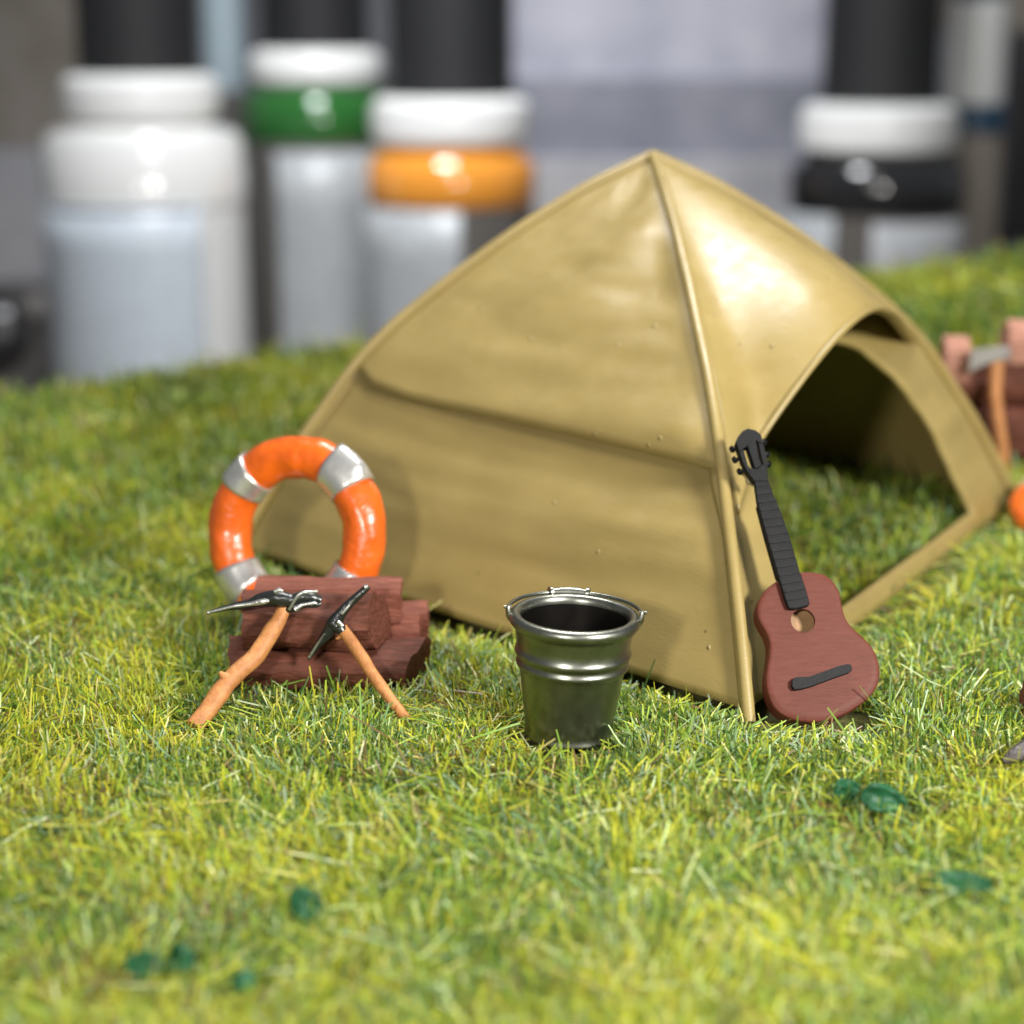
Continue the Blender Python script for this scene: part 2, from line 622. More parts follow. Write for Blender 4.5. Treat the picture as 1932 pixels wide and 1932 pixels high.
# hood over the doorway
_h0 = face(A, C, 0.815, 0.035) + face_n(A, C, 0.815, 0.035) * 0.012
_h1 = face(A, C, 0.78, 0.09) + face_n(A, C, 0.78, 0.09) * 0.02
_rim = np.array([list(_h0), list(_h1), [2.478, 2.90, 1.975], [2.56, 3.01, 2.06], [2.786, 3.102, 2.369], [3.137, 3.363, 2.762], [3.456, 3.691, 3.028], [3.753, 4.12, 3.152], [4.033, 4.666, 3.128],
                 [4.414, 5.604, 2.903], [4.813, 6.736, 2.517], [5.11, 7.60, 2.207]])
_ls = np.concatenate([[0], np.cumsum(np.linalg.norm(np.diff(_rim, axis=0), axis=1))])
_ls /= _ls[-1]
_rv = np.linspace(0, 1, 101)
_rim = np.array([np.interp(_rv, _ls, _rim[:, k]) for k in range(3)]).T
for _ in range(14):
    _rim[1:-1] = 0.25 * _rim[:-2] + 0.5 * _rim[1:-1] + 0.25 * _rim[2:]


def rim(v):
    return np.array([np.interp(v, _rv, _rim[:, k]) for k in range(3)])


P = []
L0, R0 = rim(0), rim(1)
for i in range(61):
    u = i / 60
    ra, rc = 0.815 * u, 0.705 * u
    ta = 0.004 + 0.031 * u ** 2
    LA = face(A, C, max(ra, 0.01), ta) + face_n(A, C, max(ra, .02), ta) * 0.015
    RC = face(A, C, max(rc, 0.01), 0.975) + face_n(A, C, max(rc, .02), 0.97) * 0.015
    row = []
    for j in range(61):
        v = j / 60
        p = (1 - u) * T + u * rim(v)
        p = p + (1 - v) ** 1.4 * (LA - ((1 - u) * T + u * L0)) + v ** 3 * (RC - ((1 - u) * T + u * R0))
        p = p + np.array([0.5, -0.6, 0.6]) * 0.022 * fbm((p[0] * 0.8, p[1] * 0.8, p[2] * 0.8), 2) * math.sin(math.pi * min(1, u * 1.1) * 0.9)
        row.append(p)
    row = np.array(row)
    for _ in range(int(260 * (1 - u) ** 1.5)):
        row[1:-1] = 0.25 * row[:-2] + 0.5 * row[1:-1] + 0.25 * row[2:]
    P.append(list(row))
b = MB()
b.grid(P)
o = b.build('hood', M['tent'], tent, smooth=180)
fl = o.data.polygons[1800]
if fl.normal.z < 0:
    o.data.flip_normals()
md = o.modifiers.new('thickness', 'SOLIDIFY')
md.thickness, md.offset = 0.09, -1
# raised lip along the hood's edge
b = MB()
b.tube([rim(v) + np.array([0.0, -0.01, 0.0]) for v in np.linspace(0.07, 1, 70)], [0.034 * min(1, 0.2 + k / 12) for k in range(70)], n=8)
b.build('hood_edge', M['tent'], tent, smooth=80)

# ribs along the four ridges
cen = (A + B + C + D) / 4
for K in (A, B, C, D):
    out = (K - T) * np.array([1, 1, 0])
    out /= np.linalg.norm(out)
    pts = []
    rad = []
    side = np.cross(out, [0, 0, 1])
    for r in np.linspace(0.0, 1.0, 90):
        p = ridge(K, r)
        e = 0.01
        tg = ridge(K, min(1, r + e)) - ridge(K, max(0, r - e))
        n = np.cross(side, tg)
        n /= np.linalg.norm(n)
        if n[2] < 0:
            n = -n
        pts.append(p + n * 0.03 + side * 0.006 * noise.noise(Vector((r * 9, K[0], 0))))
        rad.append((0.056, 0.062) if K is not A else (0.062, 0.065))
    pts.append(pts[-1] + (pts[-1] - pts[-4]) * (0.35 if K is A else 1.6))
    rad.append(rad[-1])
    b = MB()
    b.tube(pts, rad, n=10, up=tuple(side), flat=True)
    b.build('ridge_rib', M['tent'], tent, smooth=80)

# ---------------------------------------------------------------- lifebuoy
def ring_buoy(centre, normal, R, r, band_angles, label, spin=0.0, flap=None):
    n = Vector(normal).normalized()
    zc = Vector((0, 0, 1))
    up = (zc - n * zc.dot(n))
    if up.length < 0.1:
        up = Vector((0, 1, 0)) - n * n.y
    up.normalize()
    sx = up.cross(n)
    root = empty('lifebuoy', centre, label, 'lifebuoy')
    bpy.context.view_layer.update()

    def wp(a, rr=R, off=0.0):
        return Vector(centre) + (sx * math.cos(a) + up * math.sin(a)) * rr + n * off

    bb = MB()
    vs, fs = [], []
    na, nb = 120, 24
    for i in range(na):
        a = 2 * math.pi * i / na
        rd = (sx * math.cos(a) + up * math.sin(a))
        for j in range(nb):
            th = 2 * math.pi * j / nb
            p = wp(a) + rd * math.cos(th) * r + n * math.sin(th) * r
            k = 1 + 0.09 * fbm(p * 2.4) + 0.085 * noise.noise(p * 5.0)
            p = wp(a) + (rd * math.cos(th) + n * math.sin(th)) * r * k
            vs.append(p)
    for i in range(na):
        for j in range(nb):
            fs.append((i * nb + j, ((i + 1) % na) * nb + j, ((i + 1) % na) * nb + (j + 1) % nb, i * nb + (j + 1) % nb))
    bb.add(vs, fs)
    bb.build('ring', M['orange'], root, smooth=180)
    for q, (deg, wid) in enumerate(band_angles):
        bb = MB()
        vs, fs = [], []
        m = 9
        for i in range(m):
            a = math.radians(deg - wid / 2 + wid * i / (m - 1))
            rd = (sx * math.cos(a) + up * math.sin(a))
            for j in range(nb):
                th = 2 * math.pi * j / nb
                k = 1.11 if 0 < i < m - 1 else 1.09
                # the strap is folded a little square at its outer side
                kk = k * (1 + 0.05 * max(0, math.cos(th)) ** 6)
                if flap == q and i > 1:
                    kk *= 1 + 0.22 * max(0, math.cos(th - 0.35)) ** 16
                p = wp(a) + (rd * math.cos(th) + n * math.sin(th)) * r * kk
                vs.append(p)
        for i in range(m - 1):
            for j in range(nb):
                fs.append((i * nb + j, (i + 1) * nb + j, (i + 1) * nb + (j + 1) % nb, i * nb + (j + 1) % nb))
        bb.add(vs, fs)
        o = bb.build('band', M['silver'], root, smooth=60)
        md = o.modifiers.new('thickness', 'SOLIDIFY')
        md.thickness, md.offset = 0.03, -1
    return root


yaw = math.radians(24)
lean = math.radians(14)
ring_buoy(tuple(pt(559, 1008, 2.95)), (-math.sin(yaw) * math.cos(lean), -math.cos(yaw) * math.cos(lean), math.sin(lean)), 0.80, 0.222,
          [(141, 20), (52, 25), (224, 24), (328, 22)], 'orange lifebuoy with silver bands leaning on the tent wall behind the logs', flap=1)

# ---------------------------------------------------------------- split logs
def split_log(profile, x0, x1, m, label, yaw=0.0, seed=0, slant=(0, 0), group='split logs stacked by the lifebuoy', rough=0.035, name='split_log', end_m=None):
    cy = sum(p[0] for p in profile) / len(profile)
    cz = min(p[1] for p in profile)
    cx = (x0 + x1) / 2
    # knock the corners off, then make it denser
    prof2 = []
    for i, p in enumerate(profile):
        a, c = profile[i - 1], profile[(i + 1) % len(profile)]
        prof2 += [tuple(p[k] + (a[k] - p[k]) * 0.12 for k in (0, 1)), tuple(p[k] + (c[k] - p[k]) * 0.12 for k in (0, 1))]
    profile = prof2
    pr = []
    for i, p in enumerate(profile):
        q = profile[(i + 1) % len(profile)]
        k = max(1, int(math.dist(p, q) / 0.05))
        for s in range(k):
            pr.append((p[0] + (q[0] - p[0]) * s / k - cy, p[1] + (q[1] - p[1]) * s / k - cz))
    nx = 44
    vs, fs = [], []
    n = len(pr)
    for i in range(nx + 1):
        x = (x0 - cx) + (x1 - x0) * i / nx
        for (y, z) in pr:
            v = Vector((x * 1.5 + seed, y * 7, z * 7))
            d = rough * (noise.noise(v) + 0.5 * noise.noise(v * 2.3))
            l = math.hypot(y, z - 0.2) + 1e-6
            sl = slant[0] * y + slant[1] * z if i > nx / 2 else -0.3 * (slant[0] * y)
            e = 0.02 * noise.noise(Vector((seed, y * 11, z * 11))) if i in (0, nx) else 0
            vs.append((x + sl * abs(2 * i / nx - 1) + e, y + d * y / l, max(0, z + d * (z - 0.2) / l) if z > 0.01 else z))
    for i in range(nx):
        for j in range(n):
            fs.append((i * n + j, i * n + (j + 1) % n, (i + 1) * n + (j + 1) % n, (i + 1) * n + j))
    # end faces as fans with a rough centre
    for i, s in ((0, -1), (nx, 1)):
        c = len(vs)
        ring = vs[i * n:(i + 1) * n]
        vs.append((sum(p[0] for p in ring) / n - s * 0.015, sum(p[1] for p in ring) / n, sum(p[2] for p in ring) / n))
        for j in range(n):
            f = (i * n + j, i * n + (j + 1) % n, c)
            fs.append(f if s < 0 else f[::-1])
    bb = MB()
    bb.add(vs, fs)
    o = bb.build(name, m, smooth=42)
    o.location = (cx, cy, cz)
    o.rotation_euler = (0, 0, yaw)
    return tag(o, label, 'log', group)


split_log([(1.15, 0.0), (1.08, 0.10), (1.07, 0.20), (1.13, 0.30), (1.50, 0.41), (1.56, 0.36), (1.58, 0.0)], -2.70, -0.93, M['log_dark'],
          'broad red-brown split log lying at the front bottom of the pile', seed=3, slant=(0.42, 0.1), rough=0.05)
split_log([(1.62, 0.0), (1.61, 0.40), (1.74, 0.55), (1.96, 0.47), (2.0, 0.0)], -2.55, -0.90, M['log_mid'],
          'split log in the middle of the bottom row, mostly covered by the logs above', seed=8)
split_log([(2.06, 0.0), (2.04, 0.42), (2.30, 0.50), (2.36, 0.2), (2.34, 0.0)], -2.5, -0.84, M['log_mid'],
          'split log at the back of the bottom row next to the tent', seed=11)
split_log([(1.20, 0.36), (1.10, 0.52), (1.14, 0.72), (1.27, 0.87), (1.52, 0.84), (1.60, 0.60), (1.56, 0.40)], -2.56, -1.24, M['log_dark'],
          'dark rounded bark log on top at the front, with both tools leaning on it', seed=17, slant=(0.35, -0.12), rough=0.075)
split_log([(1.64, 0.46), (1.60, 0.83), (1.97, 0.88), (2.02, 0.56)], -2.50, -1.08, M['log_mid'],
          'square-edged log on top at the back of the pile with a pale flat face', seed=23)

# ---------------------------------------------------------------- the two tools
def smooth_pts(pts, n):
    pts = np.array(pts, float)
    l = np.concatenate([[0], np.cumsum(np.linalg.norm(np.diff(pts, axis=0), axis=1))])
    s = np.linspace(0, l[-1], n)
    q = np.array([np.interp(s, l, pts[:, k]) for k in range(pts.shape[1])]).T
    for _ in range(max(1, n // 12)):
        q[1:-1] = 0.25 * q[:-2] + 0.5 * q[1:-1] + 0.25 * q[2:]
    return q


def tool_tube(name, m, parent, spec, n=40, sides=12, rough=0.1, up=(0, -1, 0.2), seed=0):
    """spec rows: photo x, photo y, depth, half width across the view, half width along it"""
    rows = np.array([list(pt(x, y, Y)) + [a, bb] for (x, y, Y, a, bb) in spec])
    q = smooth_pts(rows, n)
    t = MB()
    t.tube(q[:, :3], [(float(r[4]), float(r[3])) for r in q], n=sides, up=up, rough=rough, seed=seed, flat=True)
    return t.build(name, m, parent, smooth=45)


t1 = empty('pickaxe', tuple(gp(370, 1380)), 'pickaxe with thick crooked handle and long black spike pointing left', 'pickaxe', 'pickaxes leaning on the log pile')
bpy.context.view_layer.update()
hd = tool_tube('handle', M['handle'], t1, [(367, 1372, 0.10, 0.085, 0.07), (395, 1335, 0.26, 0.085, 0.07), (430, 1287, 0.44, 0.09, 0.075), (470, 1250, 0.62, 0.085, 0.075), (500, 1213, 0.78, 0.085, 0.075),
                                           (520, 1180, 0.90, 0.08, 0.07), (541, 1138, 1.03, 0.065, 0.06)], n=50, rough=0.22, seed=1)
tool_tube('handle_stub', M['handle'], hd, [(440, 1283, 0.44, 0.06, 0.05), (423, 1276, 0.43, 0.045, 0.04), (414, 1268, 0.43, 0.012, 0.012)], n=10, rough=0.2, seed=5)
head = tool_tube('head', M['black_metal'], t1, [(390, 1157, 1.00, 0.012, 0.012), (430, 1146, 1.0, 0.028, 0.03), (470, 1140, 1.0, 0.045, 0.04), (490, 1132, 1.0, 0.062, 0.05), (515, 1127, 1.0, 0.085, 0.07),
                                                (535, 1130, 1.0, 0.075, 0.08), (552, 1133, 1.0, 0.055, 0.08), (570, 1124, 1.0, 0.052, 0.07), (592, 1128, 1.0, 0.055, 0.06), (606, 1133, 1.0, 0.04, 0.04)], n=60, rough=0.28, seed=2)
tool_tube('claw', M['black_metal'], head, [(538, 1152, 0.98, 0.03, 0.04), (556, 1146, 0.95, 0.04, 0.04), (575, 1140, 0.95, 0.035, 0.035), (598, 1141, 0.96, 0.03, 0.03), (606, 1138, 0.97, 0.015, 0.015)], n=24, rough=0.2, seed=6)
for k, spec in enumerate(([(392, 1156, 0.975, 0.012, 0.012), (440, 1144, 0.955, 0.015, 0.012), (470, 1140, 0.945, 0.02, 0.012), (500, 1134, 0.925, 0.032, 0.012), (508, 1134, 0.925, 0.012, 0.012)],
                          [(546, 1150, 0.93, 0.016, 0.014), (556, 1131, 0.915, 0.016, 0.014), (568, 1118, 0.92, 0.016, 0.014), (600, 1116, 0.935, 0.014, 0.012)],
                          [(556, 1150, 0.905, 0.026, 0.012), (570, 1141, 0.908, 0.018, 0.012), (598, 1138, 0.92, 0.014, 0.012)],
                          [(518, 1117, 0.93, 0.02, 0.012), (526, 1113, 0.93, 0.022, 0.012), (534, 1116, 0.93, 0.012, 0.012)])):
    tool_tube('worn_edge', M['bare_metal'], head, spec, n=16, sides=8, rough=0.3, seed=10 + k)

t2 = empty('pickaxe', tuple(gp(768, 1362)), 'small pickaxe with straight slim handle and upright curved black head', 'pickaxe', 'pickaxes leaning on the log pile')
bpy.context.view_layer.update()
hd = tool_tube('handle', M['handle'], t2, [(645, 1186, 0.95, 0.055, 0.05), (665, 1213, 0.86, 0.06, 0.055), (700, 1268, 0.66, 0.058, 0.055), (735, 1318, 0.48, 0.05, 0.05), (757, 1345, 0.38, 0.048, 0.045), (770, 1360, 0.32, 0.045, 0.04)],
               n=40, rough=0.14, seed=3)
tool_tube('handle_stub', M['handle'], hd, [(650, 1195, 0.93, 0.03, 0.03), (640, 1203, 0.92, 0.022, 0.02), (634, 1205, 0.92, 0.008, 0.008)], n=8, rough=0.1)
head = tool_tube('head', M['black_metal'], t2, [(695, 1106, 0.98, 0.03, 0.03), (680, 1120, 0.97, 0.04, 0.035), (655, 1143, 0.96, 0.045, 0.04), (640, 1160, 0.96, 0.055, 0.05), (630, 1178, 0.95, 0.075, 0.06), (618, 1195, 0.95, 0.055, 0.045),
                                                (602, 1214, 0.95, 0.033, 0.03), (590, 1231, 0.95, 0.024, 0.022), (582, 1244, 0.95, 0.012, 0.012)], n=50, rough=0.14, seed=4)
tool_tube('socket', M['black_metal'], head, [(628, 1172, 0.93, 0.06, 0.05), (640, 1184, 0.92, 0.06, 0.055), (646, 1192, 0.91, 0.045, 0.05)], n=12, rough=0.2)
for k, spec in enumerate(([(583, 1241, 0.93, 0.012, 0.01), (597, 1218, 0.915, 0.011, 0.01), (612, 1196, 0.9, 0.008, 0.01)], [(645, 1158, 0.90, 0.012, 0.01), (655, 1147, 0.905, 0.012, 0.01), (668, 1130, 0.925, 0.006, 0.01)],
                          [(688, 1108, 0.94, 0.022, 0.012), (694, 1106, 0.94, 0.02, 0.012)], [(637, 1172, 0.865, 0.018, 0.012), (646, 1182, 0.86, 0.02, 0.012)])):
    tool_tube('worn_edge', M['bare_metal'], head, spec, n=10, sides=8, rough=0.3, seed=20 + k)

# ---------------------------------------------------------------- bucket
bucket = empty('bucket', (0.50, 0, 0.0), 'shiny dark metal bucket with its handle folded down on the rim', 'bucket', rot=(0, math.radians(2.6), 0))
bpy.context.view_layer.update()
H = 1.135
prof_out = [(0.375, 0.0), (0.388, 0.012), (0.392, 0.03), (0.382, 0.045), (0.388, 0.10), (0.452, 0.55), (0.463, 0.62), (0.470, 0.645), (0.494, 0.662), (0.502, 0.682), (0.496, 0.702), (0.482, 0.722), (0.486, 0.742),
            (0.508, 0.762), (0.517, 0.785), (0.511, 0.807), (0.497, 0.828), (0.505, 0.90), (0.519, 0.99), (0.526, 1.012), (0.556, 1.028), (0.574, 1.055), (0.576, 1.085), (0.568, 1.112), (0.545, 1.133), (0.512, 1.137), (0.486, 1.12),
            (0.474, 1.085), (0.472, 1.06)]
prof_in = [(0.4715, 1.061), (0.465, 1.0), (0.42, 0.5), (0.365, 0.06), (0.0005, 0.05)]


def local_obj(mb, name, m, parent, **k):
    o = mb.build(name, m, None, **k)
    o.parent = parent
    return o


def bucket_skin(pr, name, m, bottom):
    bb = MB()
    n = 96
    vs, fs = [], []
    for (r, z) in pr:
        for j in range(n):
            a = 2 * math.pi * j / n
            d = 1 + 0.010 * noise.noise(Vector((math.cos(a) * 1.5, math.sin(a) * 1.5, z * 2)))
            vs.append((r * d * math.cos(a), r * d * math.sin(a), z))
    for i in range(len(pr) - 1):
        for j in range(n):
            fs.append((i * n + j, i * n + (j + 1) % n, (i + 1) * n + (j + 1) % n, (i + 1) * n + j))
    if bottom:
        fs.append(tuple(range(n))[::-1])
    bb.add(vs, fs)
    return local_obj(bb, name, m, bucket, smooth=60)


bucket_skin(prof_out, 'body', M['steel'], True)
bucket_skin(prof_in, 'shaded_inside', M['shaded_inside'], False)  # inner skin of the same bucket, with its shade painted in
for s in (-1, 1):
    b = MB()
    b.tube([(s * 0.565, 0, 1.05), (s * 0.580, -0.005, 1.09), (s * 0.586, 0, 1.15), (s * 0.584, 0, 1.178)], [(0.02, 0.035), (0.024, 0.035), (0.024, 0.032), (0.016, 0.02)], n=10)
    b.tube([(s * 0.56, 0.0, 1.16), (s * 0.625, 0.0, 1.163)], 0.015, n=8)
    local_obj(b, 'ear', M['steel'], bucket, smooth=60)
bail = MB()
pts = []
for k in range(61):
    a = math.pi * k / 60
    pts.append((0.582 * math.cos(a), 0.600 * math.sin(a), 1.152 - 0.020 * math.sin(a)))
bail.tube(pts, 0.019, n=8)
bl = local_obj(bail, 'bail', M['steel'], bucket, smooth=60)
grip = MB()
gpts, grad = [], []
for (u, r) in ((-0.19, 0.026), (-0.185, 0.055), (-0.16, 0.055), (-0.155, 0.036), (-0.09, 0.046), (0, 0.05), (0.09, 0.046), (0.155, 0.036), (0.16, 0.055), (0.185, 0.055), (0.19, 0.026)):
    a = math.pi / 2 - u / 0.58 + 0.06
    gpts.append((0.582 * math.cos(a), 0.600 * math.sin(a), 1.152 - 0.020 * math.sin(a)))
    grad.append(r)
grip.tube(gpts, grad, n=14)
g = local_obj(grip, 'grip', M['steel'], bl, smooth=60)

# ---------------------------------------------------------------- guitar
g0 = pt(1548, 1367, 0.30)
g1 = pt(1410, 815, 1.86)
ax = (g1 - g0) / np.linalg.norm(g1 - g0)
s0 = np.array([1.0, 0.06, 0.0])
sx = s0 - ax * (s0 @ ax)
sx /= np.linalg.norm(sx)
nn = np.cross(sx, ax)
if nn[1] > 0:
    nn = -nn
guitar = empty('guitar', tuple(g0), 'small red-brown guitar with black neck leaning on the tent rib beside the doorway', 'guitar')
bpy.context.view_layer.update()


def gl(zx, zy):
    """spot of the guitar's face, read off an enlarged view of the photograph, in the guitar's own plane (s, a)"""
    d = ray(1297 + zx * 0.3357, 763 + zy * 0.3357)
    k = ((g0 - CAM) @ nn) / (d @ nn)
    p = CAM + d * k - g0
    return np.array([p @ sx, p @ ax])


def gw(s, a, h):
    return g0 + sx * s + ax * a + nn * h


out = [gl(*q) for q in ((585, 952), (505, 990), (440, 1035), (400, 1100), (388, 1170), (400, 1215), (438, 1270), (463, 1330), (462, 1400), (450, 1470), (440, 1540), (447, 1610), (475, 1690), (520, 1740), (600, 1775), (700, 1788), (800, 1776),
                         (900, 1735), (1000, 1670), (1060, 1605), (1083, 1540), (1080, 1450), (1040, 1360), (980, 1300), (920, 1250), (885, 1200), (870, 1140), (860, 1060), (830, 1000), (780, 955), (700, 938), (640, 940))]
hc = gl(650, 1215)
hr = np.linalg.norm(gl(718, 1215) - hc)
out = np.array(out)
nloop = 160
ln = np.concatenate([[0], np.cumsum(np.linalg.norm(np.diff(np.vstack([out, out[:1]]), axis=0), axis=1))])
cl = np.vstack([out, out[:1]])
ss = np.linspace(0, ln[-1], nloop, endpoint=False)
loop = np.array([np.interp(ss, ln, cl[:, k]) for k in range(2)]).T
for _ in range(6):
    loop = 0.25 * np.roll(loop, 1, 0) + 0.5 * loop + 0.25 * np.roll(loop, -1, 0)
ang = [math.atan2(*(p - hc)[::-1]) for p in loop]
hole = np.array([hc + hr * np.array([math.cos(a), math.sin(a)]) for a in ang])
TH = 0.21


def inset(loop, d):
    t = np.roll(loop, -1, 0) - np.roll(loop, 1, 0)
    t /= np.linalg.norm(t, axis=1)[:, None]
    nrm = np.stack([t[:, 1], -t[:, 0]], 1)
    c = loop.mean(0)
    if np.mean(np.sum(nrm * (loop - c), 1)) < 0:
        nrm = -nrm
    return loop - nrm * d


edge = inset(loop, 0.014)
b = MB()
P = []
for k in np.linspace(0, 1, 12):
    P.append([gw(*(hole[i] * (1 - k) + edge[i] * k), 0.0) for i in list(range(nloop)) + [0]])
P.append([gw(*loop[i], -0.014) for i in list(range(nloop)) + [0]])
P.append([gw(*loop[i], -0.035) for i in list(range(nloop)) + [0]])
P = [[gw(*hole[i], -0.05) for i in list(range(nloop)) + [0]]] + P
b.grid(P)
b.build('soundboard', M['guitar'], guitar, smooth=50)
b = MB()
b.grid([[gw(*loop[i], h) for i in list(range(nloop)) + [0]] for h in (-0.035, -0.1, -TH)])
c = loop.mean(0)
b.grid([[gw(*(loop[i] * (1 - k) + c * k), -TH) for i in list(range(nloop)) + [0]] for k in (0, 0.5, 1.0)])
b.build('side_and_back', M['guitar_side'], guitar, smooth=50)
b = MB()
b.grid([[gw(*(hc + (hole[i] - hc) * k), -0.185) for i in list(range(nloop)) + [0]] for k in (0.0, 0.5, 1.0, 1.6)])
b.build('inner_back', M['guitar_in'], guitar, smooth=50)


def slab(poly, h0, h1, name, m, parent, bevel=0.012, holes=None):
    """flat piece in the guitar's plane with real thickness"""
    pp = [gl(*q) for q in poly]
    bm = bmesh.new()
    vv = [bm.verts.new(gw(p[0], p[1], h1)) for p in pp]
    f = bm.faces.new(vv)
    r = bmesh.ops.extrude_face_region(bm, geom=[f])
    for v in [g for g in r['geom'] if isinstance(g, bmesh.types.BMVert)]:
        v.co += Vector(nn * (h0 - h1))
    bmesh.ops.recalc_face_normals(bm, faces=bm.faces)
    me = bpy.data.meshes.new(name)
    bm.to_mesh(me)
    bm.free()
    me.materials.append(m)
    me.shade_smooth()
    me.set_sharp_from_angle(angle=math.radians(30))
    o = bpy.data.objects.new(name, me)
    COL.objects.link(o)
    o.parent = parent
    o.matrix_parent_inverse = parent.matrix_basis.inverted()
    if bevel:
        md = o.modifiers.new('edges', 'BEVEL')
        md.width, md.segments, md.limit_method = bevel, 2, 'ANGLE'
    return o


neck = slab([(368, 438), (384, 560), (440, 765), (505, 985), (540, 1100), (562, 1158), (600, 1160), (672, 1142), (680, 1128), (655, 1040), (622, 940), (570, 760), (503, 575), (470, 500), (446, 430)], 0.002, 0.065, 'fretboard', M['ebony'], guitar)
L_ = [(370, 455), (384, 560), (440, 765), (505, 985), (556, 1140)]
R_ = [(452, 448), (503, 575), (570, 760), (622, 940), (676, 1125)]
for k in range(15):
    u = (k + 0.4) / 15
    yL = 455 + (1140 - 455) * u
    xL = np.interp(yL, [p[1] for p in L_], [p[0] for p in L_]) + 5
    yR = 445 + (1120 - 445) * u
    xR = np.interp(yR, [p[1] for p in R_], [p[0] for p in R_]) - 5
    slab([(xL, yL - 4), (xR, yR - 4), (xR, yR + 4), (xL, yL + 4)], 0.06, 0.073, 'fret', M['ebony'], neck, bevel=0.004)
slab([(386, 560), (440, 765), (503, 985), (540, 1010), (600, 990), (618, 940), (566, 760), (500, 580)], -0.09, 0.001, 'neck_back', M['ebony'], guitar, bevel=0.03)

# headstock: an outer plate with two slots, from strips
hs = empty_parent = None
b = MB()


def strip(poly, h0, h1):
    pp = [gl(*q) for q in poly]
    n = len(pp)
    vs = [gw(p[0], p[1], h1) for p in pp] + [gw(p[0], p[1], h0) for p in pp]
    fs = [tuple(range(n)), tuple(range(2 * n - 1, n - 1, -1))] + [(i, n + i, n + (i + 1) % n, (i + 1) % n) for i in range(n)]
    b.add(vs, fs)


h0, h1 = -0.05, 0.075
strip([(285, 280), (265, 228), (276, 198), (302, 166), (332, 150), (376, 160), (406, 186), (421, 238), (390, 226), (375, 212), (345, 232), (330, 250), (307, 262)], h0, h1)         # crown
strip([(285, 280), (307, 262), (338, 372), (345, 396), (325, 385), (300, 330)], h0, h1 - 0.004)            # left rail
strip([(330, 250), (345, 232), (375, 212), (378, 226), (395, 320), (408, 352), (392, 372), (372, 376)], h0, h1 + 0.006)          # middle
strip([(390, 226), (421, 238), (435, 300), (446, 352), (440, 372), (420, 352), (410, 320)], h0, h1 - 0.004)            # right rail
strip([(325, 385), (345, 396), (338, 372), (372, 376), (392, 372), (408, 352), (420, 352), (440, 372), (444, 430), (446, 442), (368, 446), (362, 436)], h0, h1 - 0.002)   # foot
hs = b.build('headstock', M['ebony'], guitar, smooth=30, bevel=0.012)
for (x, y, s) in ((418, 206, 1), (436, 276, 1), (446, 330, 1), (270, 246, -1), (284, 306, -1), (312, 372, -1)):
    b = MB()
    p0, p1, p2 = gl(x - s * 10, y), gl(x + s * 12, y), gl(x + s * 24, y + 2)
    b.tube([gw(*p0, -0.01), gw(*p1, -0.02)], 0.02, n=8)
    b.tube([gw(*p1, -0.02), gw(*p2, -0.04)], [(0.038, 0.03), (0.03, 0.022)], n=8)
    b.build('tuning_peg', M['ebony'], hs, smooth=40)
slab([(582, 1560), (600, 1540), (625, 1538), (680, 1537), (760, 1508), (850, 1475), (900, 1465), (914, 1475), (918, 1500), (900, 1516), (830, 1540), (690, 1592), (640, 1606), (596, 1612), (580, 1590)], 0.001, 0.055, 'bridge', M['ebony'], guitar, bevel=0.006)

b = MB()
for k, (gx, gy, gr) in enumerate(((1408, 889, 0.045), (1415, 902, 0.05), (1422, 910, 0.035), (1402, 872, 0.03))):
    c_ = pt(gx, gy, 1.80 + 0.02 * k)
    vs, fs = [], []
    for i in range(9):
        for j in range(12):
            q = Vector((math.sin(math.pi * i / 8) * math.cos(j * math.pi / 6), math.sin(math.pi * i / 8) * math.sin(j * math.pi / 6), math.cos(math.pi * i / 8)))
            vs.append(Vector(c_) + Vector((q.x, q.y * 1.6, q.z * 1.3)) * gr * (1 + 0.35 * noise.noise(q * 2 + Vector((k, 0, 0)))))
    for i in range(8):
        for j in range(12):
            fs.append((i * 12 + j, (i + 1) * 12 + j, (i + 1) * 12 + (j + 1) % 12, i * 12 + (j + 1) % 12))
    b.add(vs, fs)
o = b.build('glue_blob', M['glue'], smooth=180)
tag(o, 'small whitish blob of dried glue between the guitar neck and the tent', 'glue')

# ---------------------------------------------------------------- loose green flakes in the grass
def flake(x, y, wpx, hpx, label, seed, turn=0.0, fold=0.4, z=0.16):
    p = gp(x, y, z)
    d = np.linalg.norm(p - CAM)
    u = d * _T / 966
    w_, h_ = wpx * u * 0.92, hpx * u * 0.9
    P = []
    for i in range(17):
        a = i / 16
        row = []
        for j in range(9):
            c = j / 8 - 0.5
            wid = math.sin(math.pi * min(1, max(0.02, a)) ** 0.75) ** 0.7
            X = (a - 0.5) * w_
            Yl = c * wid * h_ * 1.3
            Z = fold * abs(c) ** 1.2 * h_ * wid + 0.18 * h_ * math.sin(a * 4 + seed) + 0.05 * noise.noise(Vector((a * 4, c * 4, seed)))
            row.append((X, Yl, Z))
        P.append(row)
    bb = MB()
    bb.grid(P)
    o = bb.build('leaf_flake', M['flake'], smooth=60)
    md = o.modifiers.new('thickness', 'SOLIDIFY')
    md.thickness = 0.015
    o.location = p
    o.rotation_euler = (math.radians(62), 0.1 * math.sin(seed), turn)
    return tag(o, label, 'leaf flake', 'green flakes lying in the front grass')


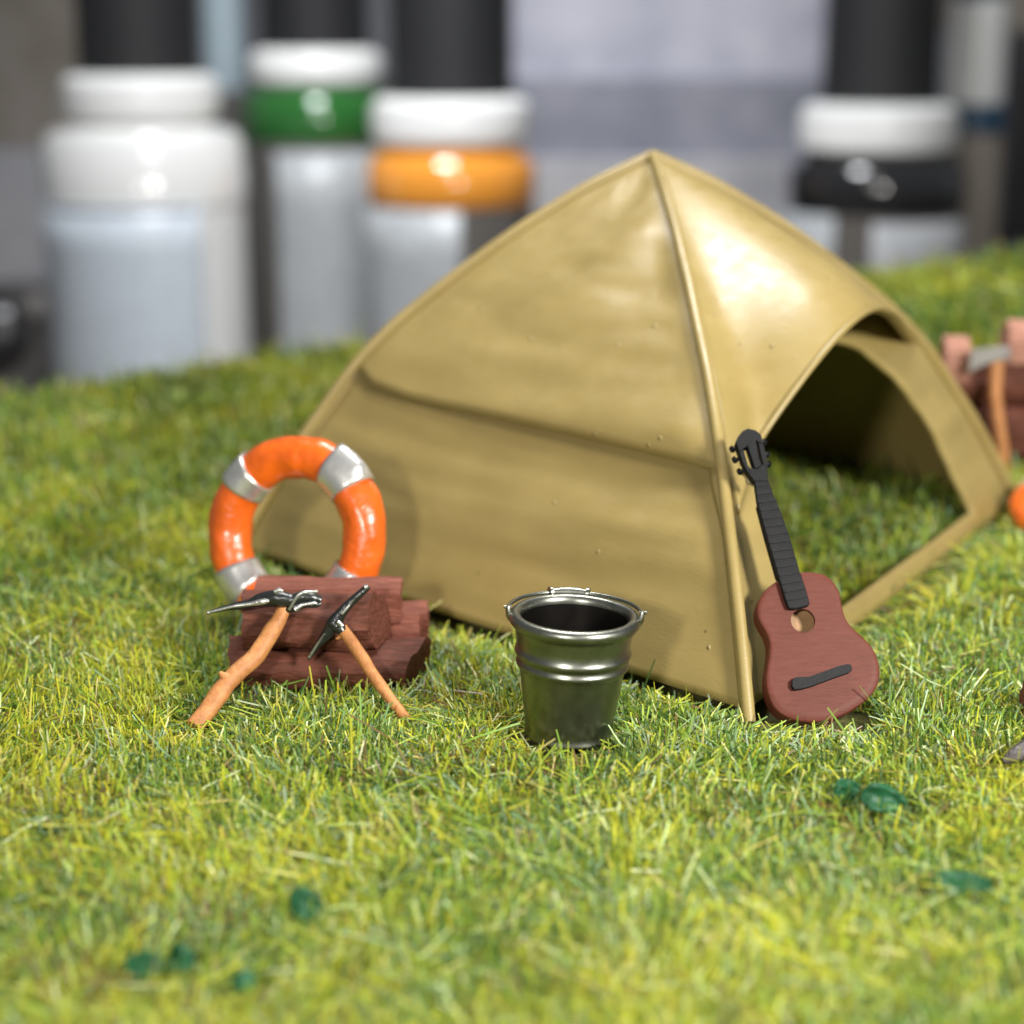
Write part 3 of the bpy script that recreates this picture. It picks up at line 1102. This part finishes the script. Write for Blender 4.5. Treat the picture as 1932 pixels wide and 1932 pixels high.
flake(1668, 1508, 92, 44, 'larger folded dark green flake below and right of the guitar', 1, -0.25)
flake(1600, 1490, 62, 34, 'dark green flake tucked just left of the folded flake below the guitar', 2, 0.3)
flake(1815, 1668, 118, 40, 'long dark teal flake alone near the right edge of the front grass', 3, -0.05)
flake(576, 1705, 56, 56, 'short bluish green flake in the grass below the log pile', 4, 0.4)
flake(272, 1822, 82, 44, 'longer blurred teal flake of the pair at the bottom left', 5, 0.2)
flake(345, 1808, 52, 46, 'shorter bluish flake right of the longer one at the bottom left', 6, -0.3)
p = gp(461, 1853, 0.14)
b = MB()
vs, fs = [], []
for i in range(13):
    th = math.pi * i / 12
    for j in range(20):
        a = 2 * math.pi * j / 20
        q = Vector((math.sin(th) * math.cos(a), math.sin(th) * math.sin(a), math.cos(th)))
        vs.append(q * 0.083 * (1 + 0.12 * noise.noise(q * 2)))
for i in range(12):
    for j in range(20):
        fs.append((i * 20 + j, (i + 1) * 20 + j, (i + 1) * 20 + (j + 1) % 20, i * 20 + (j + 1) % 20))
b.add(vs, fs)
o = b.build('foliage_bead', M['flake'], smooth=180)
o.location = p
tag(o, 'round bright green bead in the blurred grass at the bottom left', 'bead')

# ---------------------------------------------------------------- right edge: campfire wood, second pile, second lifebuoy
b = MB()
q = smooth_pts([list(pt(1893, 1437, -0.95)) + [0.03], list(pt(1915, 1424, -0.92)) + [0.07], list(pt(1960, 1404, -0.85)) + [0.10], list(pt(2050, 1375, -0.7)) + [0.11]], 24)
b.tube(q[:, :3], [float(v) for v in q[:, 3]], n=12, rough=0.3)
o = b.build('charred_stick', M['char'], smooth=40)
tag(o, 'dark charred stick end poking in at the right edge of the grass', 'stick')
split_log([(0.05, 0.0), (0.0, 0.22), (0.1, 0.42), (0.3, 0.46), (0.42, 0.2), (0.4, 0.0)], 4.62, 5.9, M['log_mid'], 'red-brown log cut off by the right edge behind the charred stick', seed=31, group='logs of the fire at the right edge')

o = ring_buoy(tuple(pt(1917, 993, 6.6) + np.array([1.02, 0.25, 0.0])), (0.1, -0.2, 1), 0.80, 0.22, [(20, 22), (105, 22), (255, 22), (340, 22)], 'orange lifebuoy lying flat, only its edge showing at the right border')

LOGS2 = 'blurred logs behind the tent at the right'
zz = 0.0


def bg_log(x0, x1, y0, y1, Y, depth, m, label, seed):
    """a short log of the far pile seen between two photo heights"""
    a, c = pt(x0, y1, Y), pt(x1, y0, Y)
    z0, z1 = max(0.0, a[2]), c[2]
    r = (z1 - z0)
    prof = [(Y + 0.1, z0), (Y, z0 + r * 0.5), (Y + 0.06, z1 - 0.02), (Y + depth * 0.6, z1), (Y + depth, z0 + r * 0.55), (Y + depth * 0.9, z0)]
    return split_log(prof, a[0], c[0], m, label, seed=seed, group=LOGS2, rough=0.05)


bg_log(1770, 2010, 770, 872, 9.9, 0.7, M['log_dark'], 'dark red log at the bottom of the blurred pile behind the tent', 41)
bg_log(1785, 2010, 690, 768, 10.0, 0.7, M['log_dark'], 'dark red log in the middle of the blurred pile, behind the axe handle', 43)
bg_log(1782, 1834, 640, 730, 9.9, 0.5, M['log_pink'], 'pink cut log end left of the blurred axe head', 45)
bg_log(1903, 2010, 612, 692, 9.95, 0.6, M['log_pink'], 'pink topmost log at the right border above the axe', 47)

axe = empty('axe', tuple(pt(1893, 900, 9.5)), 'blurred grey-headed axe with orange wooden handle leaning on the far logs', 'axe')
bpy.context.view_layer.update()
tool_tube('handle', M['handle'], axe, [(1896, 905, 9.45, 0.075, 0.07), (1893, 850, 9.5, 0.085, 0.07), (1884, 790, 9.56, 0.08, 0.07), (1878, 735, 9.62, 0.085, 0.07), (1882, 680, 9.7, 0.10, 0.07), (1884, 655, 9.72, 0.09, 0.06)], n=30, rough=0.05)
b = MB()
hp = [(1826, 705), (1832, 660), (1856, 656), (1905, 652), (1909, 676), (1868, 684), (1845, 695)]
th = [0.015, 0.02, 0.07, 0.10, 0.10, 0.09, 0.04]
vs = [pt(x, y, 9.66 - t) for (x, y), t in zip(hp, th)] + [pt(x, y, 9.66 + t) for (x, y), t in zip(hp, th)]
k = len(hp)
b.add(vs, [tuple(range(k)), tuple(range(2 * k - 1, k - 1, -1))] + [(i, k + i, k + (i + 1) % k, (i + 1) % k) for i in range(k)])
b.build('head', M['axe_grey'], axe, smooth=30, bevel=0.02)

# ---------------------------------------------------------------- paint bottles on the table
BOTTLES = 'dropper paint bottles standing behind the scene'


def bottle(px, Y, capw, colw, bodyw, yc, ycol0, ycol1, yband0, yband1, m_band, m_body, label, m_label=None, lab=(0, 0, 0, 0), taper=0.96, rule=False, more=()):
    """photo sizes in pixels at depth Y: half widths from the cap down, heights of the collar and of the shoulder band"""
    base = pt(px, ycol0, Y)
    x = base[0]
    u = (Y - CAM[1]) * math.cos(PITCH) * _T / 966 * 1.03
    zc0, zc1 = pt(px, ycol0, Y)[2], pt(px, ycol1, Y)[2]
    zb0, zb1 = pt(px, yband0, Y)[2], pt(px, yband1, Y)[2]
    rc, rl, rb = capw / 2 * u, colw / 2 * u, bodyw / 2 * u
    root = empty('paint_bottle', (x, Y, TABLE_Z), label, 'paint bottle', BOTTLES)
    bpy.context.view_layer.update()

    def lt(prof, name, m, **k):
        bb = MB()
        bb.lathe([(max(r, 1e-3), z - TABLE_Z) for r, z in prof], n=64)
        o = bb.build(name, m, None, smooth=40, **k)
        o.parent = root
        return o

    q = u * 966 / 51 / _T
    h = 5.5 * q
    lt([(rc * 1.02, zc0 - 0.05 * q), (rc, zc0 + 0.15 * q), (rc * taper, zc0 + h), (rc * taper * 0.9, zc0 + h + 0.15 * q), (rc * 0.3, zc0 + h + 0.2 * q)], 'cap', M['cap'])
    lt([(rl * 0.86, zc1 - 0.05 * q), (rl * 0.97, zc1 + 0.12 * q), (rl, (zc0 + zc1) / 2), (rl * 0.97, zc0 - 0.25 * q), (rl * 0.86, zc0 - 0.08 * q), (rc * 0.9, zc0 - 0.02 * q)], 'collar', M['white'])
    lt([(rl * 0.80, zc1 + 0.02 * q), (rl * 0.80, zc1 - 0.06 * q), (rl * 0.9, zb0), (rb * 0.93, zb0 - 0.18 * q), (rb, zb0 - 0.5 * q), (rb, zb1 + 0.05 * q), (rb * 0.985, zb1)][::-1], 'shoulder', m_band)
    lt([(rb * 0.9, TABLE_Z), (rb * 0.985, TABLE_Z + 0.2 * q), (rb * 0.985, zb1 - 0.01)], 'body', m_body)
    if m_label:
        a0, a1, y0, y1 = lab
        z0, z1 = pt(px, y1, Y)[2], pt(px, y0, Y)[2]
        P = []
        for z in np.linspace(z0, z1, 6):
            P.append([(math.sin(math.radians(a)) * rb * 1.015, -math.cos(math.radians(a)) * rb * 1.015, z - TABLE_Z) for a in np.linspace(a0, a1, 40)])
        bb = MB()
        bb.grid(P)
        o = bb.build('label', m_label, None, smooth=180)
        o.parent = root
        md = o.modifiers.new('thickness', 'SOLIDIFY')
        md.thickness, md.offset = 0.02, 0
        if rule:
            P = []
            for z in (z1 - 0.24, z1 - 0.06):
                P.append([(math.sin(math.radians(a)) * rb * 1.024, -math.cos(math.radians(a)) * rb * 1.024, z - TABLE_Z) for a in np.linspace(a0 + 4, a1 - 4, 40)])
            bb = MB()
            bb.grid(P)
            o2 = bb.build('label_rule', M['label_line'], None, smooth=180)
            md = o2.modifiers.new('thickness', 'SOLIDIFY')
            md.thickness, md.offset = 0.01, 0
            o2.parent = o
    for (a0, a1, y0, y1, mm) in more:
        z0, z1 = pt(px, y1, Y)[2], pt(px, y0, Y)[2]
        bb = MB()
        bb.grid([[(math.sin(math.radians(a)) * rb * 1.015, -math.cos(math.radians(a)) * rb * 1.015, z - TABLE_Z) for a in np.linspace(a0, a1, 24)] for z in np.linspace(z0, z1, 6)])
        o = bb.build('label', mm, None, smooth=180)
        o.parent = root
        md = o.modifiers.new('thickness', 'SOLIDIFY')
        md.thickness, md.offset = 0.02, 0
    return root


bottle(263, 60, 220, 292, 372, 0, 135, 222, 235, 380, M['white_bottle'], M['white_bottle'], 'white paint bottle with pale blue label and black cap at the far left', M['label_blue'], (-68, 42, 372, 760), rule=True)
bottle(595, 69, 195, 248, 275, 0, 88, 160, 166, 262, M['green_bottle'], M['grey_bottle'], 'paint bottle with a dark green shoulder standing behind the orange one', M['label_white'], (-28, 100, 278, 760))
bottle(850, 61.5, 222, 300, 318, 0, 178, 270, 283, 380, M['orange_bottle'], M['grey_bottle'], 'paint bottle with a glossy orange shoulder left of the tent top', M['label_white'], (-100, 8, 384, 800))
bottle(1660, 61.5, 212, 294, 330, 0, 190, 285, 290, 395, M['black_bottle'], M['grey_bottle'], 'paint bottle with a black shoulder and white label right of the tent top', M['label_grey'], (-12, 75, 405, 800), taper=0.92, more=((-86, -36, 395, 800, M['label_white']),))

# the white and blue bottle at the right and the pale blue one between the caps
def plain_bottle(px, Y, wpx, parts, label, name='hobby_bottle'):
    u = (Y - CAM[1]) * math.cos(PITCH) * _T / 966
    x = pt(px, 200, Y)[0]
    root = empty(name, (x, Y, TABLE_Z), label, 'bottle')
    bpy.context.view_layer.update()
    for (nm, y0, y1, k, m) in parts:
        z1 = pt(px, y0, Y)[2] if y0 is not None else 0
        z0 = pt(px, y1, Y)[2] if y1 is not None else TABLE_Z
        r = wpx / 2 * u * k
        bb = MB()
        bb.lathe([(r * 0.9, z0 - TABLE_Z), (r, z0 - TABLE_Z + 0.1), (r, z1 - TABLE_Z - 0.15), (r * 0.88, z1 - TABLE_Z - 0.01)], n=48)
        o = bb.build(nm, m, None, smooth=40)
        o.parent = root
    return root


plain_bottle(1838, 65, 118, [('cap', -120, 0, 0.8, M['blue']), ('neck', 0, 198, 0.92, M['white']), ('band', 198, 250, 1.04, M['blue']), ('body', 250, None, 1.0, M['beige'])], 'white topped bottle with a dark blue band at the right')
plain_bottle(428, 76, 82, [('cap', -160, 172, 1.0, M['pale_blue']), ('body', 172, None, 1.15, M['dim'])], 'pale blue bottle standing between two black bottle caps')


def soft_box(name, x0, x1, y0, y1, Y, depth, m, label, cat, yaw=0.0, floor=False, lid=None, group=None):
    a, c = pt(x0, y1, Y), pt(x1, y0, Y)
    z0 = TABLE_Z if floor else a[2]
    root = empty(name, ((a[0] + c[0]) / 2, Y + depth / 2, z0), label, cat, group, rot=(0, 0, yaw))
    hw, hh = (c[0] - a[0]) / 2, c[2] - z0
    bb = MB()
    bb.box((-hw, -depth / 2, 0), (hw, depth / 2, hh * (0.8 if lid else 1)))
    o = bb.build('box_body', m, None, smooth=30, bevel=0.12)
    o.parent = root
    if lid:
        bb = MB()
        bb.box((-hw * 1.02, -depth / 2 - 0.08, hh * 0.8), (hw * 1.02, depth / 2 + 0.08, hh))
        o = bb.build('lid', lid, None, smooth=30, bevel=0.12)
        o.parent = root
    return root


soft_box('storage_box', 985, 1560, 300, 760, 77.6, 13.5, M['pale_grey'], 'blurred pale grey box behind the tent, lowest of the stack', 'box', floor=True)
soft_box('storage_box', 960, 1545, 150, 300, 78.6, 10.5, M['slate'], 'blurred slate grey box in the middle of the stack behind the tent', 'box', yaw=0.05)
soft_box('storage_box', 975, 1570, -120, 150, 79.5, 10.5, M['lavender'], 'blurred pale lavender box on top of the stack behind the tent', 'box', yaw=-0.04)
soft_box('storage_box', -160, 100, 290, 535, 82.4, 9.0, M['pale_grey'], 'blurred pale grey box behind the white bottle at the left', 'box')
soft_box('storage_box', -160, 112, 535, 760, 81.6, 10.5, M['dim'], 'blurred dark brown box under the pale box at the left', 'box', floor=True)
soft_box('storage_box', -160, 150, -150, 285, 88.8, 9.0, M['beige'], 'blurred beige box high up at the left corner', 'box')
soft_box('storage_box', 330, 960, 150, 800, 90.4, 6.0, M['dim'], 'dark brown box behind the green and white bottles', 'box', floor=True)
soft_box('storage_box', 1895, 2120, 60, 470, 71.2, 6.0, M['dark'], 'blurred black box at the right border behind the blue banded bottle', 'box')
soft_box('storage_box', 1880, 2120, 470, 800, 70.4, 7.5, M['pale_grey'], 'blurred grey box under the black one at the right border', 'box', floor=True)
soft_box('storage_box', 1800, 2120, -150, 60, 84.0, 6.0, M['beige'], 'blurred beige box at the top right corner', 'box')
# dark gadget at the lower left
g = empty('power_tool', tuple(pt(10, 690, 52)), 'small dark rounded gadget on the table at the left border', 'gadget')
bpy.context.view_layer.update()
b = MB()
q = [pt(-90, 640, 52), pt(-40, 632, 52), pt(20, 628, 52), pt(62, 640, 52.5)]
b.tube(q, [1.45, 1.8, 1.7, 0.9], n=16, up=(0, 0, 1))
b.build('housing', M['dark'], g, smooth=50, subdiv=1)
b = MB()
q = [pt(40, 590, 52.4), pt(75, 585, 52.5), pt(96, 588, 52.6)]
b.tube(q, [0.7, 0.8, 0.55], n=12)
b.build('nozzle', M['dim'], g, smooth=50, subdiv=1)

# ---------------------------------------------------------------- grass
def pnoise(x, y, s, seed):
    """cheap smooth value noise on arrays"""
    r = np.random.default_rng(seed).random((64, 64))
    X, Y = x * s + 100, y * s + 100
    ix, iy = np.floor(X).astype(int), np.floor(Y).astype(int)
    fx, fy = X - ix, Y - iy
    fx, fy = fx * fx * (3 - 2 * fx), fy * fy * (3 - 2 * fy)
    g = lambda i, j: r[i % 64, j % 64]
    return (g(ix, iy) * (1 - fx) + g(ix + 1, iy) * fx) * (1 - fy) + (g(ix, iy + 1) * (1 - fx) + g(ix + 1, iy + 1) * fx) * fy


def scatter(n, y0, y1, margin=1.0):
    y = y0 + (y1 - y0) * rng.random(n)
    hw = ((y - CAM[1]) * math.cos(PITCH) + 2.5) * _T + margin
    hmax = ((y1 - CAM[1]) * math.cos(PITCH) + 2.5) * _T + margin
    x = (rng.random(n) * 2 - 1) * hmax
    k = np.abs(x) < hw
    return x[k], y[k]


def seg_dist(x, y, P, Q):
    d = Q[:2] - P[:2]
    L = np.linalg.norm(d)
    d = d / L
    t = (x - P[0]) * d[0] + (y - P[1]) * d[1]
    s = (x - P[0]) * d[1] - (y - P[1]) * d[0]      # positive on the right hand side
    return t / L, s


xs, ys = [], []
for (n, y0, y1) in ((120000, -7.0, -3.0), (230000, -3.0, 2.5), (160000, 2.5, 9.0), (150000, 9.0, 20.5)):
    x, y = scatter(n, y0, y1)
    xs.append(x)
    ys.append(y)
    # sparser turf further out to both sides
    x, y = scatter(int(n * 0.62), y0, y1, 4.5)
    k = np.abs(x) > ((y - CAM[1]) * math.cos(PITCH) + 2.5) * _T + 1.0
    xs.append(x[k])
    ys.append(y[k])
x, y = np.concatenate(xs), np.concatenate(ys)
keep = y < back_edge(x) - 0.05
keep &= (x - 0.5) ** 2 + y ** 2 > 0.43 ** 2
keep &= ~((x > -2.74) & (x < -0.88) & (y > 1.05) & (y < 2.36))
# bare soil under and just before the tent wall near its front corner
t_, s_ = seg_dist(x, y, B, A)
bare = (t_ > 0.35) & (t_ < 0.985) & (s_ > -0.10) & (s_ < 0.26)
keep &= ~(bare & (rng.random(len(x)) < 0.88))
for (P_, Q_) in ((B, A), (A, C), (C, D), (D, B)):
    t1_, s1_ = seg_dist(x, y, P_, Q_)
    keep &= ~((t1_ > -0.01) & (t1_ < 1.01) & (np.abs(s1_) < 0.07))
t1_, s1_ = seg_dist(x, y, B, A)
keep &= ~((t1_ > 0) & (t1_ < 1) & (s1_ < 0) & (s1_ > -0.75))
t1_, s1_ = seg_dist(x, y, A, C)
keep &= ~(((t1_ > 0) & (t1_ < 0.13) | (t1_ > 0.84) & (t1_ < 1)) & (s1_ < 0) & (s1_ > -0.3))
keep &= ~((x > 2.15) & (x < 3.4) & (y > 0.12) & (y < 0.8))
# thin patches
thin = pnoise(x, y, 1.3, 5) * 0.6 + pnoise(x, y, 3.1, 6) * 0.4
keep &= ~((thin < 0.36) & (rng.random(len(x)) < 0.62))
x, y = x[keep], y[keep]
n = len(x)
z = hill(x, y) - 0.115
dist = np.sqrt((x - CAM[0]) ** 2 + (y - CAM[1]) ** 2)
far = sstep(17, 30, dist)
L = rng.lognormal(math.log(0.188), 0.35, n) * (1 + 0.5 * far)
# grass pressed down round the things that stand on it
press = np.zeros(n)
for (cx_, cy_, r_) in ((0.5, -0.2, 0.85), (2.65, 0.05, 0.75), (3.0, 0.2, 0.6), (6.5, 7.6, 0.7), (-1.3, 1.0, 0.35), (-2.0, 1.0, 0.4), (-2.5, 1.1, 0.3), (-0.9, 1.2, 0.3), (-2.75, -0.02, 0.5), (-2.5, 0.3, 0.4), (-0.92, 0.2, 0.4), (-0.75, 0.5, 0.3)):
    press = np.maximum(press, 1 - sstep(0.45, 1.0, np.hypot(x - cx_, y - cy_) / r_))
t1_, s1_ = seg_dist(x, y, A, C)
press = np.maximum(press, (1 - sstep(0.2, 0.6, s1_)) * (s1_ > -0.05) * (t1_ > -0.05) * (t1_ < 1.08))
t1_, s1_ = seg_dist(x, y, B, A)
press = np.maximum(press, 0.8 * (1 - sstep(0.1, 0.5, s1_)) * (s1_ > -0.05) * (t1_ > -0.05) * (t1_ < 1.05))
L *= 1 - 0.55 * press
wd = (0.0112 + 0.006 * rng.random(n)) * (1 + 1.0 * far) * (0.72 + 0.28 * sstep(-5, -0.5, y))
phi = rng.random(n) * 2 * math.pi
comb = pnoise(x, y, 0.9, 8) * 6
phi = np.where(rng.random(n) < 0.35, comb + rng.normal(0, 0.5, n), phi)
th1 = np.abs(rng.normal(0.55, 0.36, n))
flat = rng.random(n) < 0.24
th1 = np.where(flat, rng.uniform(1.15, 1.5, n), th1)
lift = np.where(flat, rng.uniform(0.03, 0.14, n), 0)
L = np.where(flat, L * 1.65, L)
th2 = th1 + rng.normal(0.08, 0.16, n)
th2 = np.minimum(th2, 1.62)
d1 = np.stack([np.sin(th1) * np.cos(phi), np.sin(th1) * np.sin(phi), np.cos(th1)], 1)
ph2 = phi + rng.normal(0, 0.25, n)
d2 = np.stack([np.sin(th2) * np.cos(ph2), np.sin(th2) * np.sin(ph2), np.cos(th2)], 1)
p0 = np.stack([x, y, z + lift], 1)
p1 = p0 + d1 * (L * 0.5)[:, None]
p2 = p1 + d2 * (L * 0.5)[:, None]
psi = rng.random(n) * 2 * math.pi
sd = np.stack([np.cos(psi), np.sin(psi), 0.3 * np.sin(psi * 3)], 1)
sd -= d1 * np.sum(sd * d1, 1)[:, None]
sd /= np.linalg.norm(sd, axis=1)[:, None] + 1e-9
hw = sd * (wd * 0.5)[:, None]
V = np.stack([p0 - hw, p0 + hw, p1 - hw, p1 + hw, p2 - hw * 0.85, p2 + hw * 0.85], 1).reshape(-1, 3)
base = np.arange(n)[:, None] * 6
Fq = np.concatenate([base + np.array([0, 1, 3, 2]), base + np.array([2, 3, 5, 4])], 1).reshape(-1)
me = bpy.data.meshes.new('grass')
me.vertices.add(n * 6)
me.vertices.foreach_set('co', V.astype(np.float32).ravel())
me.loops.add(n * 8)
me.loops.foreach_set('vertex_index', Fq.astype(np.int32))
me.polygons.add(n * 2)
me.polygons.foreach_set('loop_start', np.arange(0, n * 8, 4, dtype=np.int32))
me.update(calc_edges=True)
pal = np.array([[0.50, 0.50, 0.035], [0.35, 0.43, 0.045], [0.17, 0.29, 0.038], [0.06, 0.125, 0.022], [0.20, 0.32, 0.15], [0.50, 0.43, 0.12], [0.62, 0.70, 0.36], [0.19, 0.115, 0.045]])
yel = pnoise(x, y, 0.75, 11) * 0.6 + pnoise(x, y, 2.0, 12) * 0.4
yel = np.clip((yel - 0.40) / 0.22, 0, 1)
dry = np.clip((pnoise(x, y, 1.1, 21) * 0.55 + pnoise(x, y, 2.7, 22) * 0.45 - 0.60) / 0.15, 0, 1)
wts = np.stack([0.12 + 0.40 * yel, np.full(n, 0.34), 0.34 - 0.22 * yel, 0.30 - 0.22 * yel, 0.17 - 0.11 * yel, 0.03 + 0.06 * yel, np.full(n, 0.065), 0.03 + 0.30 * dry], 1)
cw = np.cumsum(wts, 1)
cw /= cw[:, -1:]
idx = (rng.random(n)[:, None] > cw).sum(1)
colr = 1.0 * pal[idx] * rng.uniform(0.75, 1.25, (n, 1)) * rng.uniform(0.92, 1.08, (n, 3))
colr = np.concatenate([colr, np.ones((n, 1))], 1)
at = me.color_attributes.new('blade_colour', 'FLOAT_COLOR', 'POINT')
at.data.foreach_set('color', np.repeat(colr, 6, axis=0).astype(np.float32).ravel())
me.materials.append(M['grass'])
o = bpy.data.objects.new('grass', me)
COL.objects.link(o)
tag(o, 'short yellow and green fibre grass covering the whole base', 'grass', kind='stuff')
